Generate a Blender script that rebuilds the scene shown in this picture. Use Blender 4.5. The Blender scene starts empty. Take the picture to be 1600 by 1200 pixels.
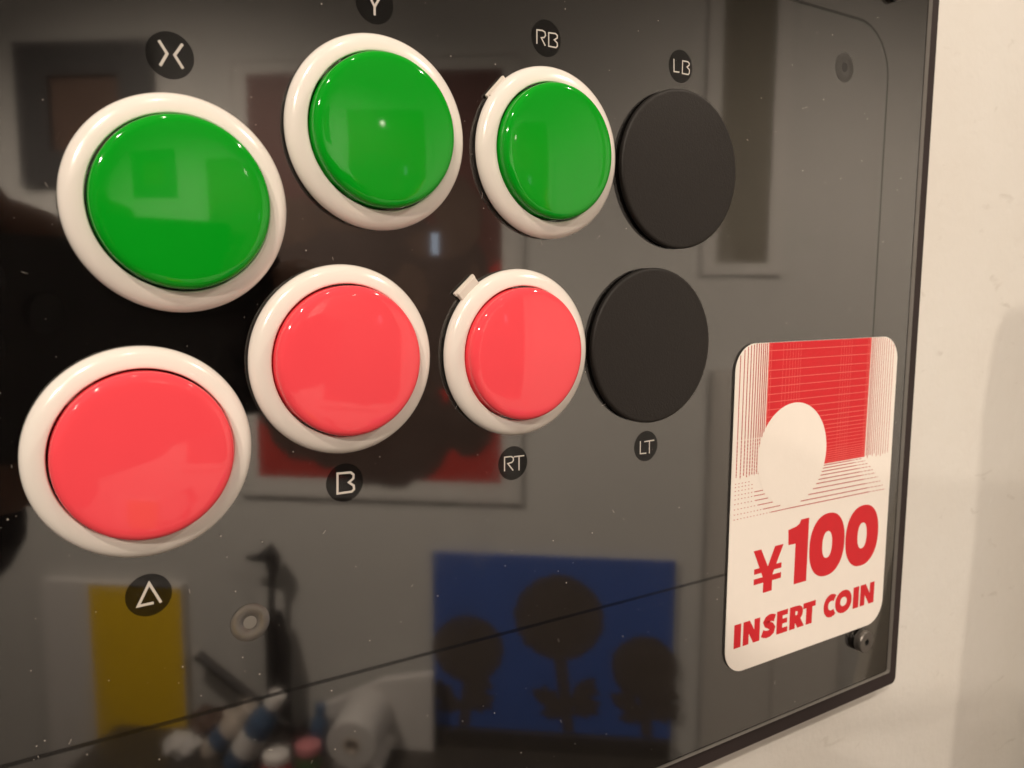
import bpy, bmesh, math, random
from mathutils import Vector, Matrix
random.seed(7)
S = bpy.context.scene
COL = S.collection
H = 1.45                       # height of the panel centre above the floor (metres)

# ------------------------------------------------------------------ camera
# panel frame: u right, v up, w out of the wall, millimetres from the panel centre
RT = Vector((0.84243, 0.00459, 0.53878))      # camera right
DN = Vector((-0.06133, -0.99265, 0.10435))    # camera down
FW = Vector((0.53530, -0.12095, -0.83596))    # camera forward
CP = Vector((-89.8, 13.4, 142.0))
def W3(p): return Vector((p[0]*.001, -p[2]*.001, H + p[1]*.001))
def D3(p): return Vector((p[0], -p[2], p[1]))
cam = bpy.data.cameras.new('camera'); co = bpy.data.objects.new('camera', cam); COL.objects.link(co)
r3, u3, b3 = D3(RT), -D3(DN), -D3(FW)
m = Matrix((r3, u3, b3)).transposed().to_4x4(); m.translation = W3(CP); co.matrix_world = m
cam.sensor_width = 36; cam.lens = 28.63; cam.clip_start = .004; cam.clip_end = 60
cam.dof.use_dof = True; cam.dof.focus_distance = .168; cam.dof.aperture_fstop = 32
S.camera = co
S.view_settings.view_transform = 'Standard'; S.view_settings.look = 'None'
S.view_settings.exposure = 0.07; S.view_settings.gamma = 1
S.render.engine = 'CYCLES'
S.cycles.max_bounces = 8; S.cycles.transparent_max_bounces = 12
S.cycles.sample_clamp_indirect = 6

# ------------------------------------------------------------------ light of the room
wd = bpy.data.worlds.new('World'); S.world = wd; wd.use_nodes = True
bg = wd.node_tree.nodes['Background']
bg.inputs[0].default_value = (1.0, .86, .72, 1); bg.inputs[1].default_value = .20
def lamp(name, pos, power, col, rad):
    l = bpy.data.lights.new(name, 'POINT'); l.energy = power; l.color = col; l.shadow_soft_size = rad
    o = bpy.data.objects.new(name, l); o.location = W3(pos); COL.objects.link(o); return o
WARM = (1.0, .85, .695)
def spot(name, pos, aim, power, ang, blend=.6, rad=.022):
    l = bpy.data.lights.new(name, 'SPOT'); l.energy = power; l.color = WARM; l.shadow_soft_size = rad
    l.spot_size = math.radians(ang); l.spot_blend = blend
    o = bpy.data.objects.new(name, l); o.location = W3(pos); COL.objects.link(o)
    o.rotation_euler = (W3(aim)-W3(pos)).to_track_quat('-Z', 'Y').to_euler(); return o
AIM = (60, -40, 0)
spot('track_spot', (-20, 1250, 700), AIM, 8, 60)
spot('track_spot', (-760, 1250, 1000), AIM, 48, 60, rad=.045)
spot('track_spot', (-1150, 860, 1150), AIM, 58, 60, rad=.05)
spot('track_spot', (-1500, 600, 1560), AIM, 28, 60)
spot('track_spot', (900, 900, 700), AIM, 23, 70, rad=.014)
lamp('hanging_lamp', (320, 225, 850), .07, (1.0, .88, .72), .007)
spot('far_wall_fill', (900, 450, 250), (1430, -330, 1130), 105, 115, .9, .03)  # added fill spots, no fixture there; brighten the far wall mirrored in the panel
spot('far_wall_fill', (-380, 760, 1250), (330, -850, 1990), 300, 115, .9, .03)
spot('far_wall_fill', (-500, 1150, 900), (500, 500, 1850), 26, 100, .9, .03)
al = bpy.data.lights.new('window_light', 'AREA'); al.shape = 'RECTANGLE'; al.size = .016; al.size_y = .05
al.energy = .006; al.color = (.62, .80, 1.0)
ao = bpy.data.objects.new('window_light', al); COL.objects.link(ao)
ao.location = W3((800, 108, 1585))
ao.rotation_euler = (W3((-30, 20, 0)) - ao.location).to_track_quat('-Z', 'Y').to_euler()

# ------------------------------------------------------------------ materials
def newmat(name):
    mt = bpy.data.materials.new(name); mt.use_nodes = True
    return mt, mt.node_tree.nodes, mt.node_tree.links, mt.node_tree.nodes['Principled BSDF']
def mat(name, col, rough=.5, ior=1.5, var=.04, nscale=300., bump=0., bscale=900., metal=0., rvar=.03, sss=0., coat=0.):
    mt, N, L, b = newmat(name)
    b.inputs['Roughness'].default_value = rough; b.inputs['IOR'].default_value = ior
    b.inputs['Metallic'].default_value = metal
    if coat: b.inputs['Coat Weight'].default_value = coat; b.inputs['Coat Roughness'].default_value = .03
    if sss:
        b.inputs['Subsurface Weight'].default_value = sss; b.inputs['Subsurface Radius'].default_value = (.003, .001, .001)
        b.inputs['Subsurface Scale'].default_value = 1.0
    tc = N.new('ShaderNodeTexCoord')
    nz = N.new('ShaderNodeTexNoise'); nz.inputs['Scale'].default_value = nscale; nz.inputs['Detail'].default_value = 5
    L.new(tc.outputs['Object'], nz.inputs['Vector'])
    mx = N.new('ShaderNodeMix'); mx.data_type = 'RGBA'
    mx.inputs['A'].default_value = tuple(c*(1-var) for c in col) + (1,)
    mx.inputs['B'].default_value = tuple(min(1, c*(1+var)) for c in col) + (1,)
    L.new(nz.outputs['Fac'], mx.inputs['Factor']); L.new(mx.outputs['Result'], b.inputs['Base Color'])
    mr = N.new('ShaderNodeMapRange'); mr.inputs['To Min'].default_value = max(0, rough-rvar); mr.inputs['To Max'].default_value = rough+rvar
    L.new(nz.outputs['Fac'], mr.inputs['Value']); L.new(mr.outputs['Result'], b.inputs['Roughness'])
    if bump:
        n2 = N.new('ShaderNodeTexNoise'); n2.inputs['Scale'].default_value = bscale; n2.inputs['Detail'].default_value = 4
        L.new(tc.outputs['Object'], n2.inputs['Vector'])
        bp = N.new('ShaderNodeBump'); bp.inputs['Strength'].default_value = bump; bp.inputs['Distance'].default_value = .001
        L.new(n2.outputs['Fac'], bp.inputs['Height']); L.new(bp.outputs['Normal'], b.inputs['Normal'])
    return mt
M_bezel = mat('ivory_plastic', (.865, .82, .77), .20, 1.49, .03, 70, sss=.0, coat=.25)
M_green = mat('green_plastic', (.003, .345, .013), .06, 1.4, .03, 150)
M_pink = mat('pink_plastic', (.97, .080, .105), .06, 1.42, .02, 150)
M_tab = mat('tab_plastic', (.72, .66, .60), .25)
M_plug = mat('black_matte_plastic', (.0095, .0075, .0066), .55, 1.42, .2, 900, .12, 2500)
M_case = mat('black_case', (.030, .022, .022), .6, 1.3, .25, 60)
M_base = mat('black_gloss_plate', (.0035, .003, .003), .045, 1.95, .3, 40, rvar=.0)
M_seam = mat('seam_black', (.002, .002, .002), .12, 1.42)
M_disc = mat('black_print', (.004, .0035, .0035), .6, 1.15)
M_letter = mat('pale_ink', (.66, .63, .60), .6, 1.2)
M_steel = mat('dull_steel', (.15, .14, .13), .22, 1.5, .15, 500, .03, 1500, metal=.7)
M_blacksteel = mat('blackened_steel', (.012, .011, .010), .5, 1.5, .3, 500, .1, 1500)
M_bolt = mat('dark_bolt', (.13, .12, .11), .34, 1.5, .2, 700, metal=.6)
M_socket = mat('bolt_socket', (.004, .004, .004), .8)
M_paper = mat('sticker_paper', (.90, .85, .795), .55, 1.35, .02, 250, .04, 1200)
M_ink = mat('red_ink', (.65, .018, .028), .5, 1.35, .06, 350)
M_inkline = mat('pale_red_ink', (.80, .15, .13), .5, 1.35, .1, 500)
M_screw2 = mat('screw_centre', (.19, .18, .165), .5, 1.3)
M_fine = mat('dark_red_ink', (.50, .085, .075), .5, 1.35, .3, 900)
M_dust = mat('dust', (.48, .44, .41), .9, 1.2, .3, 4000)

# clear acrylic: a bare surface that mirrors by Fresnel and lets the rest through
M_acr, N, L, b = newmat('clear_acrylic'); N.remove(b)
tr = N.new('ShaderNodeBsdfTransparent'); tr.inputs[0].default_value = (.97, .965, .955, 1)
gl = N.new('ShaderNodeBsdfGlossy'); gl.inputs['Roughness'].default_value = .012
tcs = N.new('ShaderNodeTexCoord'); sm = N.new('ShaderNodeTexNoise'); sm.inputs['Scale'].default_value = 26; sm.inputs['Detail'].default_value = 8; sm.inputs['Distortion'].default_value = 1.2
srm = N.new('ShaderNodeMapRange'); srm.inputs['From Min'].default_value = .5; srm.inputs['From Max'].default_value = .75; srm.inputs['To Min'].default_value = .012; srm.inputs['To Max'].default_value = .16
L.new(tcs.outputs['Object'], sm.inputs['Vector']); L.new(sm.outputs['Fac'], srm.inputs['Value']); L.new(srm.outputs['Result'], gl.inputs['Roughness'])   # finger smears
fr = N.new('ShaderNodeFresnel')
ge = N.new('ShaderNodeNewGeometry'); mi_ = N.new('ShaderNodeMapRange')
mi_.inputs['To Min'].default_value = 1.36; mi_.inputs['To Max'].default_value = 1/1.36     # same mirror from both sides of the thin sheet
L.new(ge.outputs['Backfacing'], mi_.inputs['Value']); L.new(mi_.outputs['Result'], fr.inputs['IOR'])
mx = N.new('ShaderNodeMixShader')
L.new(fr.outputs[0], mx.inputs[0]); L.new(tr.outputs[0], mx.inputs[1]); L.new(gl.outputs[0], mx.inputs[2])
L.new(mx.outputs[0], N['Material Output'].inputs[0])
M_edge = mat('acrylic_polished_edge', (.27, .255, .24), .3, 1.49, .2, 90)

def wallmat(name, c1, c2, bs=260, bst=.12):
    mt, N, L, b = newmat(name); b.inputs['Roughness'].default_value = .75; b.inputs['IOR'].default_value = 1.3
    tc = N.new('ShaderNodeTexCoord')
    a = N.new('ShaderNodeTexNoise'); a.inputs['Scale'].default_value = 14; a.inputs['Detail'].default_value = 7; a.inputs['Roughness'].default_value = .6
    L.new(tc.outputs['Object'], a.inputs['Vector'])
    rp = N.new('ShaderNodeMapRange'); rp.inputs['From Min'].default_value = .35; rp.inputs['From Max'].default_value = .7
    L.new(a.outputs['Fac'], rp.inputs['Value'])
    mx = N.new('ShaderNodeMix'); mx.data_type = 'RGBA'; mx.inputs['A'].default_value = c1 + (1,); mx.inputs['B'].default_value = c2 + (1,)
    L.new(rp.outputs['Result'], mx.inputs['Factor'])
    mp = N.new('ShaderNodeMapping'); mp.inputs['Scale'].default_value = (1.0, 1.0, 2.4); mp.inputs['Rotation'].default_value = (0, .5, 0)
    n3 = N.new('ShaderNodeTexNoise'); n3.inputs['Scale'].default_value = 70; n3.inputs['Detail'].default_value = 5; n3.inputs['Distortion'].default_value = .8
    L.new(tc.outputs['Object'], mp.inputs['Vector']); L.new(mp.outputs['Vector'], n3.inputs['Vector'])
    r3_ = N.new('ShaderNodeMapRange'); r3_.inputs['From Min'].default_value = .66; r3_.inputs['From Max'].default_value = .78; r3_.inputs['To Max'].default_value = .38
    L.new(n3.outputs['Fac'], r3_.inputs['Value'])
    m3 = N.new('ShaderNodeMix'); m3.data_type = 'RGBA'; m3.inputs['B'].default_value = (c2[0]*.55, c2[1]*.52, c2[2]*.48, 1)
    L.new(r3_.outputs['Result'], m3.inputs['Factor']); L.new(mx.outputs['Result'], m3.inputs['A']); L.new(m3.outputs['Result'], b.inputs['Base Color'])   # scuff marks
    n2 = N.new('ShaderNodeTexNoise'); n2.inputs['Scale'].default_value = bs; n2.inputs['Detail'].default_value = 6
    L.new(tc.outputs['Object'], n2.inputs['Vector'])
    bp = N.new('ShaderNodeBump'); bp.inputs['Strength'].default_value = bst; bp.inputs['Distance'].default_value = .002
    L.new(n2.outputs['Fac'], bp.inputs['Height']); L.new(bp.outputs['Normal'], b.inputs['Normal'])
    return mt
M_wall = wallmat('cream_plaster', (.73, .72, .69), (.70, .68, .64), 320, .12)
M_wall2 = wallmat('white_plaster', (.50, .49, .475), (.48, .472, .46), 25, .05)
M_floor = mat('grey_floor', (.16, .13, .11), .5, 1.4, .3, 8)

# ------------------------------------------------------------------ mesh helpers (panel millimetres)
class MB:
    def __init__(s): s.bm = bmesh.new(); s.smooth = False
    def v(s, u, v, w): return s.bm.verts.new((u*.001, -w*.001, v*.001))
    def face(s, vs, mi=0):
        try:
            f = s.bm.faces.new(vs); f.material_index = mi; return f
        except ValueError: return None
    def poly(s, pts, w, mi=0): return s.face([s.v(x, y, w) for x, y in pts], mi)
    def lathe(s, prof, n=96, cx=0, cy=0, close_top=True, close_bot=False):
        rings = []
        for r, w in prof:
            if r < 1e-6: rings.append([s.v(cx, cy, w)])
            else: rings.append([s.v(cx+r*math.cos(2*math.pi*i/n), cy+r*math.sin(2*math.pi*i/n), w) for i in range(n)])
        for A, B in zip(rings, rings[1:]):
            for i in range(n):
                j = (i+1) % n
                if len(A) == 1: s.face([A[0], B[i], B[j]])
                elif len(B) == 1: s.face([A[i], A[j], B[0]])
                else: s.face([A[i], A[j], B[j], B[i]])
        if close_bot and len(rings[0]) > 1: s.face(list(reversed(rings[0])))
        if close_top and len(rings[-1]) > 1: s.face(rings[-1])
    def prism(s, out, w0, w1, bev=0., cap_front=True, cap_back=True, mi=0, mis=None):
        """outline (ccw seen from the front) pushed from w0 (back) to w1 (front), front rim bevelled"""
        mis = mi if mis is None else mis
        n = len(out); cx = sum(p[0] for p in out)/n; cy = sum(p[1] for p in out)/n
        def inset(d):
            res = []
            for i in range(n):
                a = Vector(out[i-1]); b = Vector(out[i]); c = Vector(out[(i+1) % n])
                e1 = (b-a).normalized(); e2 = (c-b).normalized()
                n1 = Vector((-e1.y, e1.x)); n2 = Vector((-e2.y, e2.x)); q = (n1+n2)
                q = q / max(.2, (q.length_squared/2)) if q.length > 1e-6 else n1
                res.append((b.x+q.x*d, b.y+q.y*d))
            return res
        layers = [(out, w0)]
        if bev > 0: layers += [(out, w1-bev), (inset(bev*.3), w1-bev*.3), (inset(bev), w1)]
        else: layers += [(out, w1)]
        R = [[s.v(x, y, w) for x, y in o] for o, w in layers]
        for A, B in zip(R, R[1:]):
            for i in range(n): s.face([A[i], A[(i+1) % n], B[(i+1) % n], B[i]], mis)
        if cap_front: s.face(R[-1], mi)
        if cap_back: s.face(list(reversed(R[0])), mis)
    def stroke(s, pts, wd, w, closed=False, mi=0):
        P = [Vector(p) for p in pts]; n = len(P); Ls = []; Rs = []
        for i in range(n):
            if closed: a, c = P[i-1], P[(i+1) % n]
            else: a, c = P[max(0, i-1)], P[min(n-1, i+1)]
            b = P[i]
            e1 = (b-a).normalized() if (b-a).length > 1e-9 else (c-b).normalized()
            e2 = (c-b).normalized() if (c-b).length > 1e-9 else e1
            n1 = Vector((-e1.y, e1.x)); n2 = Vector((-e2.y, e2.x)); q = n1+n2
            q = q/max(.35, q.length_squared/2) if q.length > 1e-6 else n1
            Ls.append(s.v(b.x+q.x*wd/2, b.y+q.y*wd/2, w)); Rs.append(s.v(b.x-q.x*wd/2, b.y-q.y*wd/2, w))
        for i in range(n if closed else n-1):
            j = (i+1) % n; s.face([Rs[i], Rs[j], Ls[j], Ls[i]], mi)
    def box(s, a, b, mi=0):
        x0, y0, z0 = a; x1, y1, z1 = b
        s.prism([(x0, y0), (x1, y0), (x1, y1), (x0, y1)], z0, z1, 0, mi=mi)
    def tube(s, path, rad, n=12):
        P = [Vector(p) for p in path]; rings = []
        for i, p in enumerate(P):
            t = (P[min(i+1, len(P)-1)]-P[max(0, i-1)]).normalized()
            a = t.cross(Vector((0, 0, 1)));  a = a if a.length > .1 else t.cross(Vector((1, 0, 0))); a.normalize(); bb = t.cross(a)
            rr = rad[i] if isinstance(rad, (list, tuple)) else rad
            rings.append([s.v(*(p+a*rr*math.cos(2*math.pi*k/n)+bb*rr*math.sin(2*math.pi*k/n))) for k in range(n)])
        for A, B in zip(rings, rings[1:]):
            for i in range(n): s.face([A[i], A[(i+1) % n], B[(i+1) % n], B[i]])
        s.face(list(reversed(rings[0]))); s.face(rings[-1])
    def mesh(s, name, mats, smooth=False, angle=35):
        bm = s.bm
        bmesh.ops.recalc_face_normals(bm, faces=bm.faces) if smooth else None
        me = bpy.data.meshes.new(name); bm.to_mesh(me); bm.free()
        for q in (mats if isinstance(mats, (list, tuple)) else [mats]): me.materials.append(q)
        if smooth:
            me.polygons.foreach_set('use_smooth', [True]*len(me.polygons))
            try: me.set_sharp_from_angle(angle=math.radians(angle))
            except Exception: pass
        return me
def obj(name, me, parent=None, loc=None):
    o = bpy.data.objects.new(name, me); COL.objects.link(o)
    if parent: o.parent = parent
    if loc is not None: o.location = loc
    return o
def tag(o, label=None, cat=None, group=None, kind=None):
    if label: o['label'] = label
    if cat: o['category'] = cat
    if group: o['group'] = group
    if kind: o['kind'] = kind
    return o
def thing(name, p, label, cat, group=None):
    o = bpy.data.objects.new(name, None); o.location = W3(p); o.empty_display_size = .01
    COL.objects.link(o); return tag(o, label, cat, group)
def rrect(x0, y0, x1, y1, r, n=8):
    out = []
    for cx, cy, a in ((x1-r, y0+r, -90), (x1-r, y1-r, 0), (x0+r, y1-r, 90), (x0+r, y0+r, 180)):
        for i in range(n+1):
            t = math.radians(a+90*i/n); out.append((cx+r*math.cos(t), cy+r*math.sin(t)))
    return out
def arc(cx, cy, rx, ry, a0, a1, n=10):
    return [(cx+rx*math.cos(math.radians(a0+(a1-a0)*i/n)), cy+ry*math.sin(math.radians(a0+(a1-a0)*i/n))) for i in range(n+1)]

# ------------------------------------------------------------------ setting: walls and floor
WB = -5.0                                   # the wall behind the panel
P0 = Vector((980.8, -228.5, 1529.9)); EW = Vector((.7817, 0, -.6236)); NW = Vector((-.6236, 0, -.7817))   # far wall, facing the panel
mb = MB(); mb.box((-3500, -1450, WB-80), (2900, 1700, WB))
tag(obj('wall', mb.mesh('wall', M_wall), loc=(0, 0, H)), 'cream plastered wall the black panel hangs on', kind='structure')
def far_frame():
    mw = Matrix((D3(EW), -D3(NW), Vector((0, 0, 1)))).transposed().to_4x4()   # local x along wall, -y out of it, z up
    mw.translation = W3((P0.x, 0, P0.z)); return mw
FM = far_frame()
def far(o): o.matrix_world = FM @ Matrix.Translation(o.location); return o
mb = MB(); mb.box((-4200, -1450, -80), (2380, 1700, 0))
o = obj('far_wall', mb.mesh('far_wall', M_wall2)); far(o); tag(o, 'white plastered wall across the room', kind='structure')
mb = MB(); mb.box((-4000, -1500, WB), (4000, -1450, 6000))
tag(obj('floor', mb.mesh('floor', M_floor), loc=(0, 0, H)), 'dark floor of the room', kind='structure')

# ------------------------------------------------------------------ the control panel
panel = thing('control_panel', (0, 0, 0), 'black glossy control panel under clear acrylic, hung on the cream wall', 'control panel')
XL, XR, YB, YT = -262, 144.2, -108.3, 108.3
mb = MB(); FL = 5.3                                 # flange round the sheet
mb.prism(rrect(XL-FL, YB-FL, XR+FL, YT+FL, 2.2, 5), WB, -1.0, .5, cap_front=False)
# rim between the case outline and the recess that holds plate and sheet
o1 = rrect(XL-FL+.5, YB-FL+.5, XR+FL-.5, YT+FL-.5, 1.7, 5); o2 = rrect(XL-.7, YB-.7, XR+.7, YT+.7, 1.0, 5)
A = [mb.v(x, y, -1.0) for x, y in o1]; B = [mb.v(x, y, -1.0) for x, y in o2]; C = [mb.v(x, y, -3.2) for x, y in o2]
for i in range(len(A)):
    j = (i+1) % len(A); mb.face([A[i], A[j], B[j], B[i]]); mb.face([B[i], B[j], C[j], C[i]])
mb.face(list(C))
obj('case', mb.mesh('case', M_case), panel)
mb = MB(); mb.box((XL+1.5, YB+.9, -3.1), (XR-1.7, YT-.9, -.45)); obj('base_plate', mb.mesh('base_plate', M_base), panel)
mb = MB(); mb.stroke(rrect(-246, -61.4, 125.6, 84.5, 14, 12), .75, -.44, closed=True); obj('seam', mb.mesh('seam', M_seam), panel)
mb = MB(); o_ = rrect(XL, YB, XR, YT, .9, 5)
mb.face([mb.v(x, y, 0) for x, y in o_], 0)
A = [mb.v(x, y, 0) for x, y in o_]; B = [mb.v(x, y, -1.17) for x, y in o_]
for i in range(len(A)): mb.face([B[i], B[(i+1) % len(A)], A[(i+1) % len(A)], A[i]], 1)
obj('acrylic_sheet', mb.mesh('acrylic_sheet', [M_acr, M_edge]), panel)

# round black legend discs with pale drawn letters
LW = -.42
LEG = {
 'X': ((-63.20, 49.21), [[(-64.78, 51.25), (-63.63, 49.40), (-64.74, 47.42)], [(-61.25, 51.23), (-62.51, 49.35), (-61.32, 47.45)]], .44),
 'Y': ((-28.23, 63.42), [[(-29.73, 65.32), (-28.25, 62.77), (-26.73, 65.32)], [(-28.25, 62.87), (-28.27, 61.30)]], .42),
 'RB': ((9.28, 63.32), [[(6.97, 61.89), (6.95, 64.59), (8.33, 64.67), (8.94, 64.46), (9.08, 63.82), (8.73, 63.37), (8.04, 63.22), (9.05, 61.82)],
        [(9.90, 61.87), (9.86, 64.49), (11.53, 64.60), (12.03, 64.31), (12.03, 63.82), (11.28, 63.32), (12.03, 62.81), (12.08, 62.21), (11.73, 61.87)]], .27),
 'LB': ((46.73, 63.11), [[(44.59, 64.47), (44.74, 61.71), (46.37, 61.79)],
        [(47.30, 61.65), (47.31, 64.43), (48.94, 64.45), (49.42, 64.12), (49.37, 63.72), (48.72, 63.27), (49.49, 62.76), (49.49, 62.01), (49.14, 61.65)]], .27),
 'A': ((-70.29, -38.21), [[(-69.61, -39.69), (-72.01, -39.77), (-70.16, -36.21), (-68.47, -39.87)]], .44),
 'B': ((-35.68, -23.51), [[(-37.17, -25.41), (-37.08, -21.60), (-34.49, -21.70), (-33.94, -22.21), (-33.99, -22.91), (-34.88, -23.56), (-33.94, -24.32), (-33.89, -25.02), (-34.39, -25.41)]], .42),
 'RT': ((1.73, -24.11), [[(-0.39, -25.61), (-0.40, -22.61), (1.23, -22.61), (1.77, -22.96), (1.82, -23.51), (1.43, -23.91), (0.42, -24.06), (1.77, -25.70)],
        [(1.93, -22.76), (4.55, -22.79)], [(3.22, -22.80), (3.24, -25.85)]], .27),
 'LT': ((39.08, -24.32), [[(37.28, -22.95), (37.33, -25.96), (39.21, -26.03)], [(38.52, -23.21), (41.63, -23.13)], [(40.11, -23.21), (40.18, -26.20)]], .27)}
WORDS = {'X': 'black legend disc with two facing chevrons', 'A': 'black legend disc with an open triangle'}
for k, ((cx, cy), strokes, wd_) in LEG.items():
    mb = MB(); mb.lathe([(3.63, 0), (3.63, .02)], 56, close_top=True)
    d = obj('legend_disc', mb.mesh('legend_disc', M_disc), panel, (cx*.001, -LW*.001, cy*.001))
    d['label'] = WORDS.get(k, 'black legend disc lettered ' + k)
    mb = MB()
    for i, st in enumerate(strokes): mb.stroke([(x-cx, y-cy) for x, y in st], wd_, .05+.004*i, closed=(len(st) == 9 and k != 'A') or k in ('RB', 'LB', 'B') and st == strokes[-1])
    obj('lettering', mb.mesh('lettering', M_letter), d)
# flat screws of the plate, seen through the sheet
for x, y, r in ((-53.95, -46.7, 3.5), (106.1, 71.3, 3.8)):
    mb = MB(); mb.lathe([(r, 0), (r, .05), (r-.2, .1), (1.35, .12), (1.2, .05), (0, .04)], 48)
    s_ = obj('plate_screw', mb.mesh('plate_screw', M_steel if x < 0 else M_blacksteel, True, 30), panel, (x*.001, .445*.001, y*.001))
    mb = MB(); mb.lathe([(1.2, .06), (1.1, .1)], 24); obj('screw_centre', mb.mesh('screw_centre', M_screw2 if x < 0 else M_socket), s_)
# standing corner bolts with a hexagon socket
def bolt(x, y):
    mb = MB(); mb.lathe([(3.3, 0), (3.3, .45), (2.85, .6), (2.8, .85), (3.3, 1.0), (3.35, 1.9), (3.1, 2.25), (1.25, 2.25)], 48, close_top=False)
    b_ = obj('corner_bolt', mb.mesh('corner_bolt', M_bolt, True, 30), panel, (x*.001, 0, y*.001))
    mb = MB(); hx = [(1.0*math.cos(math.radians(60*i+15)), 1.0*math.sin(math.radians(60*i+15))) for i in range(6)]
    rim = [(1.25*math.cos(math.radians(60*i+15)), 1.25*math.sin(math.radians(60*i+15))) for i in range(6)]
    lo = [mb.v(x_, y_, .8) for x_, y_ in hx]; up = [mb.v(x_, y_, 2.22) for x_, y_ in hx]; ri = [mb.v(x_*1.03, y_*1.03, 2.22) for x_, y_ in rim]
    mb.face(lo)
    for i in range(6):
        j = (i+1) % 6; mb.face([lo[i], lo[j], up[j], up[i]], 0); mb.face([up[i], up[j], ri[j], ri[i]], 1)
    obj('hex_socket', mb.mesh('hex_socket', [M_socket, M_bolt]), b_)
bolt(127.5, -93.4); bolt(126.2, 94.9)
# dust and lint lying on the sheet
mb = MB()
for i in range(760):
    x = random.uniform(-120, 140) if i < 460 else random.uniform(-112, 20); y = random.uniform(-105, 100); w_ = .03
    if random.random() < .12:
        a = random.uniform(0, 6.28); l = random.uniform(.4, 1.3); c_ = random.uniform(-.4, .4)
        pts = [(x+l*t*math.cos(a+c_*t), y+l*t*math.sin(a+c_*t)) for t in (0, .35, .7, 1)]
        mb.stroke(pts, random.uniform(.03, .055), w_)
    else:
        r = random.choice((.035, .045, .055, .07, .09, .14)) * random.uniform(.7, 1.2)
        mb.poly([(x+r*random.uniform(.5, 1.2)*math.cos(k*1.256), y+r*random.uniform(.5, 1.2)*math.sin(k*1.256)) for k in range(5)], w_)
tag(obj('dust', mb.mesh('dust', M_dust), panel), kind='stuff')

# ------------------------------------------------------------------ added unseen plate on stand-offs, outline shaped to cast the stepped wall shadow
t = thing('shadow_plate', (312, 0, WB), 'added cream stepped plate right of the black panel, there to cast a wall shadow', 'shadow plate')
M_box = mat('plate_paint', (.62, .58, .52), .5, 1.4, .03, 60)
mb = MB(); mb.prism([(-85, -420), (190, -420), (190, 117), (-8, 117), (-12, 106), (-27, 104), (-31, 80), (-30, 40), (-36, -60), (-55, -130), (-85, -240)], 78, 84, .8); obj('plate', mb.mesh('plate', M_box), t)
for x, y in ((10, -400), (170, -400), (12, 80), (170, 80)):
    mb = MB(); mb.lathe([(6, 0), (6, 78)], 20, x, y); obj('stand_off', mb.mesh('stand_off', M_bolt, True), t)
# ------------------------------------------------------------------ push buttons
def dome(r0, top, sag, n=9): return [(r0*i/n, top-sag*(i/n)**2) for i in range(n, -1, -1)]
mb = MB()
prof = [(16.8, .0), (17.2, .12), (17.3, .5), (17.24, 1.0), (17.02, 1.55), (16.6, 2.05), (16.0, 2.42), (15.3, 2.68), (14.6, 2.85), (14.1, 2.92), (13.95, 2.88), (13.87, 2.76), (13.84, 2.5), (13.8, .1)]
mb.lathe(prof, 128, close_top=False); BEZ = mb.mesh('bezel', M_bezel, True, 60)
mb = MB()
pp = [(13.48, .1), (13.5, 4.2), (13.43, 4.6), (13.22, 4.92), (12.88, 5.16), (12.4, 5.31), (11.8, 5.41)] + [(r, 5.41+.52*(1-(r/11.8)**2)) for r in (10.5, 9, 7.5, 6, 4.5, 3, 1.5, 0)]
mb.lathe(pp, 128); PLG = {}
me = mb.mesh('plunger', M_green, True, 60); PLG['g'] = me
me2 = me.copy(); me2.materials[0] = M_pink; PLG['p'] = me2
# clip tab peeping out behind the bezel (local x = along the rim, y = outward)
def tabmesh():
    mb = MB(); mb.prism(rrect(-2.6, 15.2, 2.6, 18.9, .35, 3), .05, 1.1, .25); mb.prism(rrect(-2.9, 18.3, 2.9, 19.25, .2, 2), .02, .55, .1)
    return mb.mesh('clip_tab', M_tab)
TAB = tabmesh()
BUT = [('X', -62.96, 25.96, 'g', None, 'green push button under the two-chevron disc, leftmost of the green ones'),
       ('Y', -28.30, 40.48, 'g', 43, 'green push button under the disc lettered Y, middle of the green ones'),
       ('RB', 9.39, 40.20, 'g', 47, 'green push button under the disc lettered RB, beside the upper black plug'),
       ('A', -70.23, -13.84, 'p', 40, 'pink push button above the open-triangle disc, leftmost of the pink ones'),
       ('B', -35.71, -.37, 'p', None, 'pink push button above the disc lettered B, middle of the pink ones'),
       ('RT', 2.16, -.64, 'p', 42, 'pink push button above the disc lettered RT, with a pale clip tab showing')]
TABLEN = {'Y': -2.3, 'RB': -1.5, 'A': -2.2, 'RT': -.1}
for k, x, y, c, tab, lab in BUT:
    t = thing('arcade_button', (x, y, 0), lab, 'push button', 'round arcade push buttons with ivory rims on the panel')
    obj('bezel', BEZ, t); obj('plunger', PLG[c], t)
    if tab is not None:
        o = obj('clip_tab', TAB, t); o.rotation_euler = (0, -math.radians(tab), 0)
        dl = TABLEN[k]*.001; a = math.radians(tab)
        o.location = (-math.sin(a)*dl, 0, math.cos(a)*dl); o.rotation_euler = (0, -a, 0)
# ------------------------------------------------------------------ black hole plugs
mb = MB(); R_ = 17.95
mb.lathe([(R_-.15, 0), (R_, .2), (R_, .95), (R_-.1, 1.22), (R_-.38, 1.4), (R_-.8, 1.44), (0, 1.44)], 128); PL = mb.mesh('plug_cap', M_plug, True, 40)
for x, y, lab in ((46.46, 39.84, 'black matte hole plug under the disc lettered LB'), (39.19, -.55, 'black matte hole plug above the disc lettered LT')):
    t = thing('hole_plug', (x, y, 0), lab, 'hole plug', 'flat black plugs filling the unused button holes')
    obj('plug_cap', PL, t)

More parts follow.
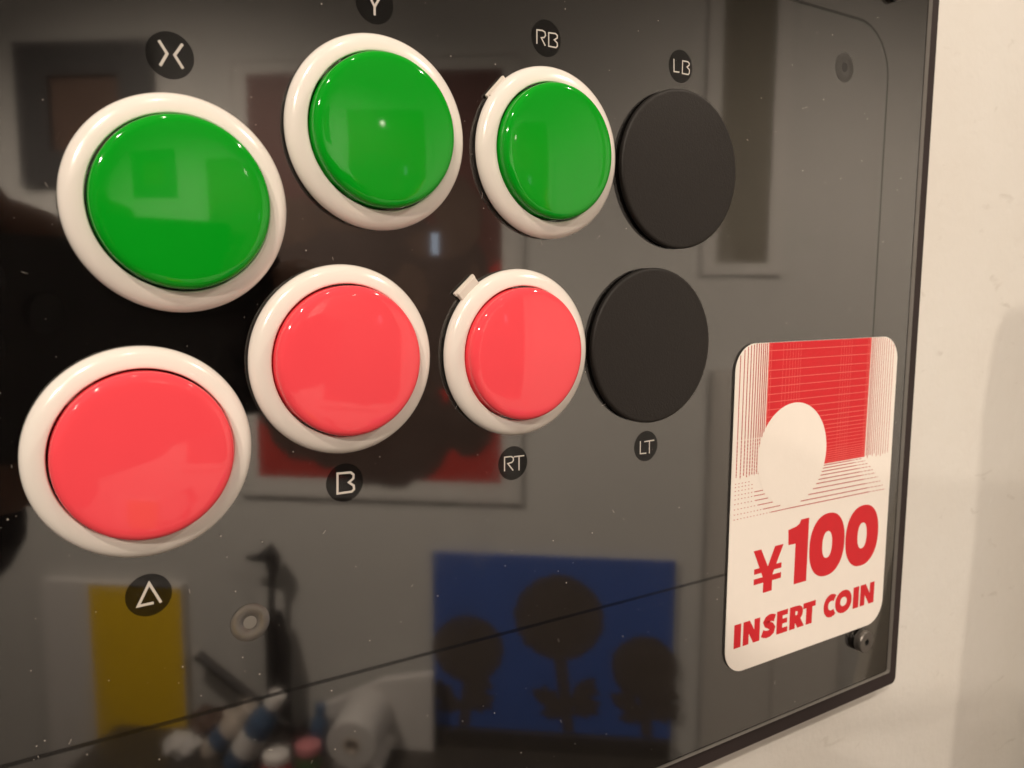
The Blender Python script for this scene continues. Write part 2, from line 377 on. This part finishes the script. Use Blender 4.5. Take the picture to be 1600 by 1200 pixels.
# ------------------------------------------------------------------ the coin sticker
st = thing('coin_sticker', (0, 0, 0), 'white rounded sticker with red ¥100 INSERT COIN print at the lower right of the panel', 'sticker')
SX0, SX1, SY0, SY1 = 68.1, 137.4, -89.4, -1.2
mb = MB(); mb.prism(rrect(SX0, SY0, SX1, SY1, 7.2, 12), .02, .17, .03); obj('paper', mb.mesh('paper', M_paper), st)
w0 = .185
mb = MB(); mb.poly([(80.2, -36.2), (124.0, -36.2), (124.2, -1.25), (80.2, -1.25)], w0)
obj('red_block', mb.mesh('red_block', M_ink), st)
# fine horizontal pale lines over the red block, closing up towards its foot
ys = [-3.3, -5.9, -8.5, -10.65, -12.8, -14.85, -16.9, -18.95, -20.85, -22.25, -23.7, -25.0, -26.1, -27.2, -28.25, -29.3, -30.35, -31.3, -32.1, -32.8, -33.4, -34.0, -34.6, -35.2, -35.75]
mb = MB()
for i, y in enumerate(ys):
    mb.stroke([(80.2, y), (102, y+random.uniform(-.04, .04)), (124, y)], .20 if i < 14 else .16, w0+.01)
for x in (86.0, 87.4, 88.7, 89.9, 91.0, 92.1, 93.1, 110.5, 111.7, 112.8, 114.0, 115.1):
    mb.stroke([(x, -1.6), (x+random.uniform(-.1, .1), -35.8)], .10, w0+.014)
for x, wd_ in ((80.5, .5), (81.3, .25), (123.5, .45), (122.7, .25)):
    mb.stroke([(x, -1.4), (x, -36)], wd_*.6, w0+.018)
obj('pale_line_print', mb.mesh('pale_line_print', M_inkline), st)
mb = MB()
def dashed(mb, p, q, wd_, on, off, w):
    p = Vector(p); q = Vector(q); L_ = (q-p).length; d = (q-p)/L_; t = 0
    while t < L_:
        e = min(L_, t+on*random.uniform(.7, 1.1)); mb.stroke([p+d*t, p+d*e], wd_, w); t = e+off
for i, x in enumerate((69.7, 71.2, 72.45, 73.6, 74.65, 75.6, 76.5, 77.35, 78.15, 78.9, 79.6)):   # left comb of verticals
    top = -1.3 if x > 75.3 else (-1.3 - (7.2-math.sqrt(max(0, 7.2**2-(75.3-x)**2))) - .15)
    mb.stroke([(x, top), (x, -26)], .30+.008*i, w0+.022)
    dashed(mb, (x, -26.2), (x, -35.5-random.uniform(0, .8)), .34, .9, .14, w0+.022)
for i, x in enumerate((124.7, 125.3, 126.0, 126.8, 127.7, 128.6, 129.6, 130.6, 131.7, 132.8, 134.0, 135.2)):
    top = -1.3 if x < 130.2 else (-1.3 - (7.2-math.sqrt(max(0, 7.2**2-(x-130.2)**2))) - .15)
    mb.stroke([(x, top), (x, -36.2-random.uniform(-.6, .6))], .30-.010*i, w0+.022)
hl = [-36.6, -37.4, -38.3, -39.3, -40.4, -41.5, -42.8, -44.2, -45.6, -46.9]
for i, y in enumerate(hl):
    half = math.sqrt(max(0, 14.25**2-(y+32)**2)) if y > -46.2 else 0
    mb.stroke([(91.7+half, y), (118+i*1.0, y-.03*i)], .26, w0+.022)
    dashed(mb, (118+i*1.0, y-.03*i), (123+i*1.35, y-.05*i), .18, 1.4, .4, w0+.022)
    if i > 3: mb.stroke([(91.7-half, y), (91.7-half-2.5-.9*(i-3), y)], .22, w0+.022)
    xs = 69.4
    while xs < (91.7-half-3-.9*max(0, i-3)):
        if y < -37: mb.stroke([(xs, y), (xs+.42, y)], .2, w0+.022)
        xs += 1.25
obj('red_line_print', mb.mesh('red_line_print', M_fine), st)
mb = MB(); mb.lathe([(14.15, w0+.04), (14.15, w0+.045)], 96, 91.75, -31.9); obj('white_disc_print', mb.mesh('white_disc_print', M_paper), st)
# heavy lettering
mb = MB(); lw = w0+.01; _e = [0]
def P(pts):
    _e[0] += 1; mb.poly(pts, lw+.0007*_e[0])
def ring(cx, cy, rx, ry, ix, iy, dx=0, dy=0, n=56, a0=0, a1=360, power=2.25):
    _e[0] += 1; w = lw+.0007*_e[0]; O = []; I = []
    full = a1-a0 >= 360
    for i in range(n if full else n+1):
        t = math.radians(a0+(a1-a0)*i/n); c = math.cos(t); s = math.sin(t)
        k = (abs(c)**power+abs(s)**power)**(-1/power)
        O.append(mb.v(cx+rx*c*k, cy+ry*s*k, w)); I.append(mb.v(cx+dx+ix*c*k, cy+dy+iy*s*k, w))
    for i in range(n if full else n):
        j = (i+1) % len(O); mb.face([O[i], O[j], I[j], I[i]])
# yen
P([(77.6, -56.7), (80.6, -56.7), (85.2, -65.0), (81.8, -65.0)]); P([(86.1, -56.7), (89.6, -56.7), (85.3, -65.0), (82.2, -64.5)])
P([(78.1, -61.8), (89.1, -61.8), (89.1, -63.3), (78.1, -63.3)]); P([(78.1, -64.6), (89.1, -64.6), (89.1, -66.2), (78.1, -66.2)])
P([(81.9, -63.0), (85.5, -63.0), (85.5, -69.1), (81.9, -69.1)])
# 100
P([(94.6, -69.25), (100.0, -69.25), (100.0, -50.9), (96.5, -50.9), (95.9, -52.0), (94.6, -52.6), (91.3, -53.1), (91.6, -57.4), (94.6, -57.5)])
ring(108.65, -60.15, 7.95, 9.3, 2.2, 3.95); ring(125.0, -60.2, 7.95, 9.3, 2.2, 3.95)
# INSERT COIN
yb, yt = -82.45, -75.85
def rect(x0, x1, y0=yb, y1=yt): P([(x0, y0), (x1, y0), (x1, y1), (x0, y1)])
rect(71.25, 73.9)
def Nn(x0, x1):
    rect(x0, x0+2.25); rect(x1-2.25, x1); P([(x0, yt), (x0+2.5, yt), (x1, yb), (x1-2.5, yb)])
Nn(74.75, 81.35)
# S
_sp = [(87.35, -77.35), (86.3, -76.95), (85.2, -76.85), (84.2, -77.15), (83.75, -77.75), (84.1, -78.4), (85.1, -78.9), (86.0, -79.4), (86.55, -80.1), (86.3, -80.9), (85.4, -81.35), (84.2, -81.4), (83.2, -81.15), (82.35, -80.75)]
_e[0] += 1; mb.stroke(_sp, 2.05, lw+.0007*_e[0])
rect(88.2, 90.6); rect(90.5, 92.75, -77.35, yt); rect(90.5, 92.55, -79.75, -78.35); rect(90.5, 92.8, yb, -80.95)
# R
rect(93.6, 96.0); P([(96.3, -79.4), (98.0, -79.4), (99.95, yb), (97.1, yb), (95.5, -80.0)])
ring(96.5, -78.0, 2.75, 2.12, .55, .62, dx=-.1, n=40, power=2.4)
rect(99.35, 104.8, -77.5, yt); rect(100.75, 103.4, yb, -77.4)
# C O
ring(112.0, -79.15, 3.45, 3.5, 1.5, 1.45, dx=.1, n=44, a0=52, a1=308, power=2.1)
ring(117.75, -79.1, 3.9, 3.5, 1.55, 1.4, power=2.1)
rect(122.35, 125.1); Nn(125.8, 132.7)
obj('lettering', mb.mesh('lettering', M_ink), st)

# ------------------------------------------------------------------ the photographer, seen mirrored in the panel
M_coat = mat('dark_cloth', (.012, .010, .010), .9, 1.3, .3, 60, .4, 600)
M_skin = mat('skin', (.24, .13, .09), .5, 1.4, .1, 40)
M_hair = mat('dark_hair', (.012, .009, .008), .6)
M_phone = mat('phone_black', (.008, .008, .009), .35)
M_lens = mat('lens_glass', (.004, .004, .006), .05, 1.6)
def at(r, d, f): return CP+RT*r+DN*d+FW*f
def skin_obj(name, nodes, edges, material, parent, sub=2):
    bm = bmesh.new(); lay = bm.verts.layers.skin.verify()
    vs = [bm.verts.new(D3(n[0])*.001) for n in nodes]
    for a, b_ in edges: bm.edges.new((vs[a], vs[b_]))
    for i, (v_, n) in enumerate(zip(vs, nodes)):
        r = n[1]*.001; v_[lay].radius = (r, n[2]*.001 if len(n) > 2 else r); v_[lay].use_root = (i == 0)
    me = bpy.data.meshes.new(name); bm.to_mesh(me); bm.free(); me.materials.append(material)
    o = obj(name, me, parent)
    sk = o.modifiers.new('skin', 'SKIN'); sk.use_smooth_shade = True
    sb = o.modifiers.new('sub', 'SUBSURF'); sb.levels = sub; sb.render_levels = sub
    return o
ph = thing('smartphone', (0, 0, 0), 'black smartphone held out sideways, mirrored in the panel', 'phone')
def slab(r0, r1, d0, d1, f0, f1, material, name, parent, rad=8):
    mb = MB(); out = rrect(r0, -d1, r1, -d0, rad, 6)
    R1 = [mb.bm.verts.new(D3(at(x, -y, f0))*.001) for x, y in out]; R2 = [mb.bm.verts.new(D3(at(x, -y, f1))*.001) for x, y in out]
    for i in range(len(out)): mb.face([R1[i], R1[(i+1) % len(out)], R2[(i+1) % len(out)], R2[i]])
    mb.face(R2); mb.face(list(reversed(R1)))
    bmesh.ops.recalc_face_normals(mb.bm, faces=mb.bm.faces)
    return obj(name, mb.mesh(name, material), parent)
slab(-17, 130, -14, 58, -11, -3.2, M_phone, 'phone_body', ph)
slab(-14, 127, -11, 55, -11.4, -11.05, M_lens, 'screen', ph, 6)
for r_, d_ in ((0, 0), (20, 10), (0, 20)): slab(r_-6.5, r_+6.5, d_-6.5, d_+6.5, -3.15, -1.2, M_lens, 'lens', ph, 6.4)
pe = thing('person', (0, 0, 0), 'person in dark clothes holding a phone sideways, mirrored in the panel', 'person')
N_ = [(at(-115, 620, -560), 150, 110), (at(-115, 420, -560), 150, 110), (at(-115, 230, -560), 165, 110), (at(-190, 130, -560), 120, 90), (at(-190, 80, -550), 62, 58),
      (at(-50, 165, -550), 70), (at(40, 330, -450), 55), (at(135, 130, -230), 42), (at(150, 62, -70), 30),          # right arm
      (at(-330, 165, -550), 70), (at(-300, 330, -400), 56), (at(-60, 190, -190), 46), (at(58, 92, -66), 32),       # left arm
      (at(-115, 820, -560), 140, 110)]
E_ = [(0, 1), (1, 2), (2, 3), (3, 4), (3, 5), (5, 6), (6, 7), (7, 8), (3, 9), (9, 10), (10, 11), (11, 12), (0, 13)]
skin_obj('clothed_body', N_, E_, M_coat, pe)
# head
mb = MB(); bmesh.ops.create_uvsphere(mb.bm, u_segments=32, v_segments=24, radius=.001)
hc = at(-180, -60, -530)
for v_ in mb.bm.verts:
    x, y, z = v_.co*1000
    rr = 76*(1-.22*max(0, -z)); v_.co = (D3(hc+RT*x*rr + FW*(-y)*95*(1-.1*max(0, -z)) + Vector((0, 1, 0))*z*118))*.001
obj('head', mb.mesh('head', M_skin, True, 80), pe)
mb = MB(); bmesh.ops.create_uvsphere(mb.bm, u_segments=32, v_segments=24, radius=.001)
for v_ in list(mb.bm.verts):
    x, y, z = v_.co*1000
    q = 1.0 if z > .25 or y > .1 else .9
    v_.co = (D3(hc+RT*x*84*q + FW*(-y-.1)*102*q + Vector((0, 1, 0))*(z*126*q+4)))*.001
obj('hair', mb.mesh('hair', M_hair, True, 80), pe)
def hand(side, wrist, ends):
    """palm plus five separate bent fingers"""
    nodes = [(wrist, 24, 20), (wrist*.5+ends['palm']*.5, 26, 17), (ends['palm'], 30, 15)]; edges = [(0, 1), (1, 2)]
    skin_obj('palm', nodes, edges, M_skin, pe)
    for ch in ends['fingers']:
        skin_obj('finger', [(p, r) for p, r in zip(ch, (10, 9, 8.5, 7.5))], [(0, 1), (1, 2), (2, 3)], M_skin, pe)
    skin_obj('thumb', [(p, r) for p, r in zip(ends['thumb'], (12, 10.5, 9))], [(0, 1), (1, 2)], M_skin, pe)
hand('right', at(150, 66, -62), {'palm': at(142, 40, -26), 'thumb': [at(128, 62, -30), at(112, 52, -24), at(95, 40, -20)],
     'fingers': [[at(146, y0, -16), at(143, y0-4, 2), at(128, y0-5, 8), at(110+q, y0-4, 6)] for y0, q in ((2, 6), (20, 0), (38, 2), (54, 10))]})
hand('left', at(46, 84, -52), {'palm': at(-46, 22, -22), 'thumb': [at(-38, 62, -24), at(-18, 70, -18), at(4, 68, -10)],
     'fingers': [[at(-48, -2, -20), at(-38, -20, -14), at(-12, -27, -11), at(12, -20, -9)], [at(-44, 4, -26), at(-20, -14, -20), at(8, -19, -16), at(34, -12, -9)],
                 [at(-46, 30, -14), at(-42, 26, 2), at(-34, 26, 5), at(-27, 28, 3)],
                 [at(-44, 46, -14), at(-40, 46, 2), at(-32, 46, 5), at(-26, 46, 3)]]})

# ------------------------------------------------------------------ things on and before the far wall (mirrored in the panel)
M_white = mat('white_board', (.60, .58, .57), .5)
M_mat = mat('picture_mount', (.50, .485, .47), .7)
M_blue = mat('blue_paper', (.05, .10, .33), .5, 1.4, .1, 10)
M_dk = mat('dark_print', (.085, .070, .062), .5, 1.4, .2, 12)
M_yel = mat('yellow_paint', (.74, .48, .012), .5, 1.4, .06, 8)
M_redp = mat('red_print', (.36, .036, .030), .5, 1.4, .15, 6)
M_dk2 = mat('dark_red_print', (.065, .042, .036), .5, 1.4, .4, 9)
M_frame = mat('dark_frame', (.052, .050, .052), .5)
M_brown = mat('brown_print', (.10, .062, .048), .6, 1.4, .3, 8)
M_green2 = mat('olive_print', (.16, .145, .115), .6, 1.4, .2, 6)
M_wframe = mat('white_frame', (.46, .44, .42), .5)
M_black = mat('black_metal', (.012, .010, .010), .5)
M_table = mat('dark_table', (.055, .048, .042), .4, 1.4, .2, 10)
M_grey = mat('grey_board', (.46, .435, .41), .6)
def fthing(name, s, v, off, label, cat, group=None):
    o = bpy.data.objects.new(name, None); COL.objects.link(o); o.empty_display_size = .05
    o.location = (s*.001, -off*.001, v*.001); far(o); return tag(o, label, cat, group)
def blob(cx, cy, rx, ry, n=44, j=.05, seed=0):
    rnd = random.Random(seed); return [(cx+rx*(1+rnd.uniform(-j, j))*math.cos(2*math.pi*i/n), cy+ry*(1+rnd.uniform(-j, j))*math.sin(2*math.pi*i/n)) for i in range(n)]
TV = -1165                                   # top of the low table
# blue poster with plain dark round shapes on stalks
t = fthing('blue_poster', 105, -1121, 0, 'blue poster with dark round shapes on stalks, mirrored low in the panel', 'poster')
mb = MB(); mb.box((-302, 0, 2), (302, 461, 14)); obj('board', mb.mesh('board', M_blue), t)
mb = MB()
for i, (cx, cy, r, hx) in enumerate(((-212, 210, 90, -230), (18, 305, 112, 40), (232, 185, 82, 238))):
    mb.poly(blob(cx, cy, r, r*1.0, 96, .045, seed=i), 14.6+.1*i)
    mb.poly([(cx-14, cy-r*.8), (hx-8, 2), (hx+20, 2), (cx+20, cy-r*.8)], 14.3+.02*i)
    for q, (lx, ly, lw_, an) in enumerate(((-52, 62, 62, -.5), (44, 84, 70, -2.2), (-30, 26, 56, .2), (52, 40, 58, -2.7))):
        ca, sa = math.cos(an), math.sin(an)
        mb.poly([(hx+lx+ca*a*lw_-sa*b_*lw_, max(3, ly+30+sa*a*lw_+ca*b_*lw_)) for a, b_ in ((-.7, 0), (-.35, -.3), (0, -.38), (.4, -.26), (.85, 0), (.4, .25), (.2, .5), (0, .33), (-.3, .5), (-.4, .2))], 15.1+.1*i+.02*q)
obj('dark_shapes', mb.mesh('dark_shapes', M_dk), t)
# white board with a yellow field
t = fthing('yellow_canvas', -1058, -1300, 0, 'white canvas with a yellow field, mirrored at the lower left', 'painting')
mb = MB(); mb.box((-197, -20, 2), (197, 529, 32)); obj('canvas', mb.mesh('canvas', M_white), t)
mb = MB(); mb.poly([(-62, 0), (195, 0), (195, 522), (-62, 522)], 32.6); obj('yellow_field', mb.mesh('yellow_field', M_yel), t)
# framed red picture
t = fthing('red_picture', -337, -526, 0, 'framed red picture with dark shapes, mirrored behind the middle buttons', 'picture')
mb = MB()
for a, b_ in (((-362, 0), (362, 14)), ((-362, 1072), (362, 1086)), ((-362, 14), (-348, 1072)), ((348, 14), (362, 1072))): mb.box((a[0], a[1], 2), (b_[0], b_[1], 15))
obj('frame', mb.mesh('frame', M_mat), t)
mb = MB(); mb.box((-347, 15, 3), (347, 1071, 10)); obj('mount', mb.mesh('mount', M_mat), t)
mb = MB(); mb.poly([(-312, 50), (312, 50), (312, 1041), (-312, 1041)], 11); obj('red_sheet', mb.mesh('red_sheet', M_redp), t)
mb = MB()
for i, (cx, cy, rx, ry) in enumerate(((20, 180, 175, 150), (-140, 300, 190, 220), (60, 420, 200, 170), (-60, 590, 260, 150), (232, 205, 66, 92), (150, 560, 140, 120))):
    mb.poly(blob(cx, cy, rx, ry, 40, .05, 40+i), 11.6+.15*i)
obj('dark_shapes', mb.mesh('dark_shapes', M_dk2), t)
mb = MB(); mb.poly([(-312, 1041), (-312, 520), (-180, 560), (-60, 500), (90, 590), (220, 540), (312, 600), (312, 1041)], 11.3); obj('dusky_field', mb.mesh('dusky_field', mat('dusky_red_print', (.115, .045, .038), .5, 1.4, .3, 7)), t)
mb = MB()
for i, (cx, cy, rx, ry) in enumerate(((150, 640, 70, 40), (210, 700, 60, 90), (-30, 700, 120, 36), (250, 470, 30, 120), (90, 520, 46, 70), (-200, 690, 60, 60))):
    mb.poly(blob(cx, cy, rx, ry, 26, .16, 70+i), 13.0+.15*i)
obj('brown_shapes', mb.mesh('brown_shapes', M_brown), t)
# dark framed picture upper left
t = fthing('dark_picture', -1062, 255, 0, 'dark framed picture with a brown print, mirrored at the upper left', 'picture')
mb = MB()
for a, b_ in (((-178, 0), (178, 85)), ((-178, 265), (178, 345)), ((-178, 85), (-92, 265)), ((92, 85), (178, 265))): mb.box((a[0], a[1], 2), (b_[0], b_[1], 24))
obj('frame', mb.mesh('frame', M_frame), t)
mb = MB(); mb.box((-92, 85, 3), (92, 265, 9)); obj('brown_print', mb.mesh('brown_print', M_brown), t)
# tall picture at the right
t = fthing('tall_picture', 538, 38, 0, 'tall narrow picture in a white frame, mirrored at the upper right', 'picture')
mb = MB()
for a, b_ in (((-92, 0), (92, 28)), ((-92, 772), (92, 800)), ((-92, 28), (-58, 772)), ((58, 28), (92, 772))): mb.box((a[0], a[1], 2), (b_[0], b_[1], 16))
obj('frame', mb.mesh('frame', M_mat), t)
mb = MB(); mb.box((-58, 28, 3), (58, 772, 8)); obj('olive_print', mb.mesh('olive_print', M_green2), t)
# grey cabinet side
t = fthing('grey_cabinet', 640, -1450, 0, 'plain grey cabinet mirrored beside the coin sticker', 'cabinet')
mb = MB(); mb.box((-160, 0, 4), (160, 1265, 40)); obj('carcass', mb.mesh('carcass', M_grey), t)
mb = MB(); mb.box((-150, 12, 40), (-2, 1252, 46)); obj('door', mb.mesh('door', M_grey), t)
mb = MB(); mb.box((2, 12, 40), (150, 1252, 46)); obj('door', mb.mesh('door', M_grey), t)
# black post with a hooked head
t = fthing('hooked_post', -612, TV, 60, 'thin black post with a hooked head against the far wall', 'stand')
mb = MB(); mb.tube([(0, 0, 0), (0, 335, 0), (6, 336, 0)], [14, 14, 10]); mb.tube([(4, 330, 0), (10, 484, 0)], 9); obj('post', mb.mesh('post', M_black, True), t)
mb = MB(); mb.tube([(10, 444, 0), (14, 487, 0), (6, 504, 0), (-20, 490, 0), (-58, 488, 0)], [10, 22, 24, 12, 5]); obj('hook', mb.mesh('hook', M_black, True), t)
mb = MB(); mb.tube([(18, 350, 0), (34, 250, 4), (30, 0, 4)], [14, 20, 20]); obj('side_tube', mb.mesh('side_tube', M_black, True), t)  # thick black tube down the right side of the post
# table with clutter
t = fthing('table', -100, -1450, 240, 'dark low table against the far wall', 'table')
mb = MB(); mb.box((-960, 250, -236), (505, 285, 300)); obj('tabletop', mb.mesh('tabletop', M_table), t)
mb = MB(); mb.box((-92, 286, -236), (505, 328, -206)); obj('backboard', mb.mesh('backboard', M_table), t)
for x in (-900, 470):
    for z in (-200, 265):
        mb = MB(); mb.box((x-22, 0, z-22), (x+22, 249, z+22)); obj('leg', mb.mesh('leg', M_table), t)
def bottle(s, off, h, r, mats, lab, lean=0, cap=.16, neck=.5, cat='bottle', group='bottles on the low table'):
    t = fthing('bottle', s, TV, off, lab, cat, group)
    def Lz(prof):
        mb = MB(); n = 28; rings = []
        for rr, y in prof: rings.append([mb.v(rr*math.cos(2*math.pi*i/n), y, rr*math.sin(2*math.pi*i/n)) for i in range(n)])
        for A, B in zip(rings, rings[1:]):
            for i in range(n): mb.face([A[i], B[i], B[(i+1) % n], A[(i+1) % n]])
        mb.face(rings[0]); mb.face(list(reversed(rings[-1]))); return mb
    obj('bottle_body', Lz([(r*.94, 0), (r, 6), (r, h*.62), (r*.9, h*.7), (r*neck, h*.8), (r*neck, h*.86)]).mesh('bottle_body', mats[0], True, 40), t)
    obj('band', Lz([(r*1.01, h*.22), (r*1.01, h*.48)]).mesh('band', mats[2], True, 40), t)
    obj('cap', Lz([(r*neck*1.2, h*.84), (r*neck*1.2, h*.98), (r*neck*1.05, h)]).mesh('cap', mats[1], True, 40), t)
    t.matrix_world = t.matrix_world @ Matrix.Rotation(lean, 4, 'Y')
M_cream = mat('cream_label', (.55, .48, .42), .4); M_bluel = mat('blue_label', (.06, .11, .20), .4); M_redl = mat('red_label', (.45, .03, .05), .4)
M_pinkc = mat('pink_cap', (.60, .22, .24), .4); M_capw = mat('white_cap', (.75, .72, .70), .4); M_grn = mat('green_label', (.06, .12, .05), .5)
bottle(-752, 130, 175, 32, (M_cream, M_cream, M_bluel), 'cream bottle leaning right on the low table', .74, neck=.7)
bottle(-661, 180, 228, 34, (M_bluel, M_capw, M_capw), 'blue and white bottle leaning right on the low table', .54)
bottle(-509, 290, 112, 36, (M_redl, M_capw, M_redl), 'squat red bottle with a white cap on the low table', 0, neck=.7)
bottle(-444, 260, 122, 30, (M_grn, M_pinkc, M_redl), 'squat green bottle with a pink cap on the low table', 0, neck=.8)
bottle(-478, 110, 135, 22, (M_bluel, M_bluel, M_bluel), 'slim blue bottle on the low table', .1)
t = fthing('paper_roll', -354, TV+97, 120, 'white paper roll lying end-on on the low table', 'paper roll')
mb = MB(); mb.lathe([(58, -60), (62, -50), (62, 96), (58, 100), (20, 100), (18, 60), (0, 60)], 48); obj('roll', mb.mesh('roll', M_white, True, 40), t)
mb = MB(); mb.prism([(-66, -97), (52, -97), (70, -60), (40, -50), (-50, -58)], -50, 90, 2); obj('loose_end', mb.mesh('loose_end', M_white), t)
mb = MB(); mb.lathe([(22, 60), (22, 102), (16, 102), (16, 60)], 32, close_top=False); obj('core', mb.mesh('core', M_cream, True, 40), t)
t = fthing('paper_stack', -341, TV, 40, 'stack of white paper against the far wall on the table', 'paper')
mb = MB(); mb.prism([(-152, 0), (150, 0), (150, 205), (20, 182), (-152, 95)], 0, 26, 2); obj('sheets', mb.mesh('sheets', M_white), t)
t = fthing('cardboard_tube', -815, TV, 120, 'dark grey tube leaning on the far wall by the yellow canvas', 'tube')
mb = MB(); mb.tube([(340, 18, 0), (0, 217, -70)], 14, 16); obj('tube', mb.mesh('tube', M_black, True, 40), t)
mb = MB(); mb.tube([(-.6, 217.4, -70.1), (-8, 222, -71.6)], 15, 16); obj('end_cap', mb.mesh('end_cap', M_grey, True, 40), t)

def crumple(name, s_, v_, off, r, material, label, cat, seed):
    t = fthing(name, s_, v_, off, label, cat); rnd = random.Random(seed)
    bm = bmesh.new(); bmesh.ops.create_icosphere(bm, subdivisions=3, radius=.001*r)
    for q in bm.verts:
        k = 1+.25*math.sin(q.co.x*900/r*7+seed)*math.sin(q.co.z*900/r*6)+rnd.uniform(-.12, .12)
        q.co = Vector((q.co.x*k*1.2, q.co.y*k, max(-.0008*r, q.co.z*k*.8)))
    me = bpy.data.meshes.new(name); bm.to_mesh(me); bm.free(); me.materials.append(material)
    obj('crumpled_sheet', me, t)
crumple('cleaning_rag', -775, TV+38, 60, 48, M_brown, 'crumpled brown rag behind the leaning bottles', 'rag', 1)
crumple('paper_ball', -812, TV+28, 150, 36, M_white, 'crumpled white paper left of the cream bottle', 'paper', 2)
crumple('paper_ball', -690, TV+52, 70, 44, M_cream, 'crumpled cream paper behind the cream bottle', 'paper', 3)
crumple('cloth', -570, TV+32, 120, 42, M_dk, 'crumpled dark cloth behind the squat red bottle', 'cloth', 4)
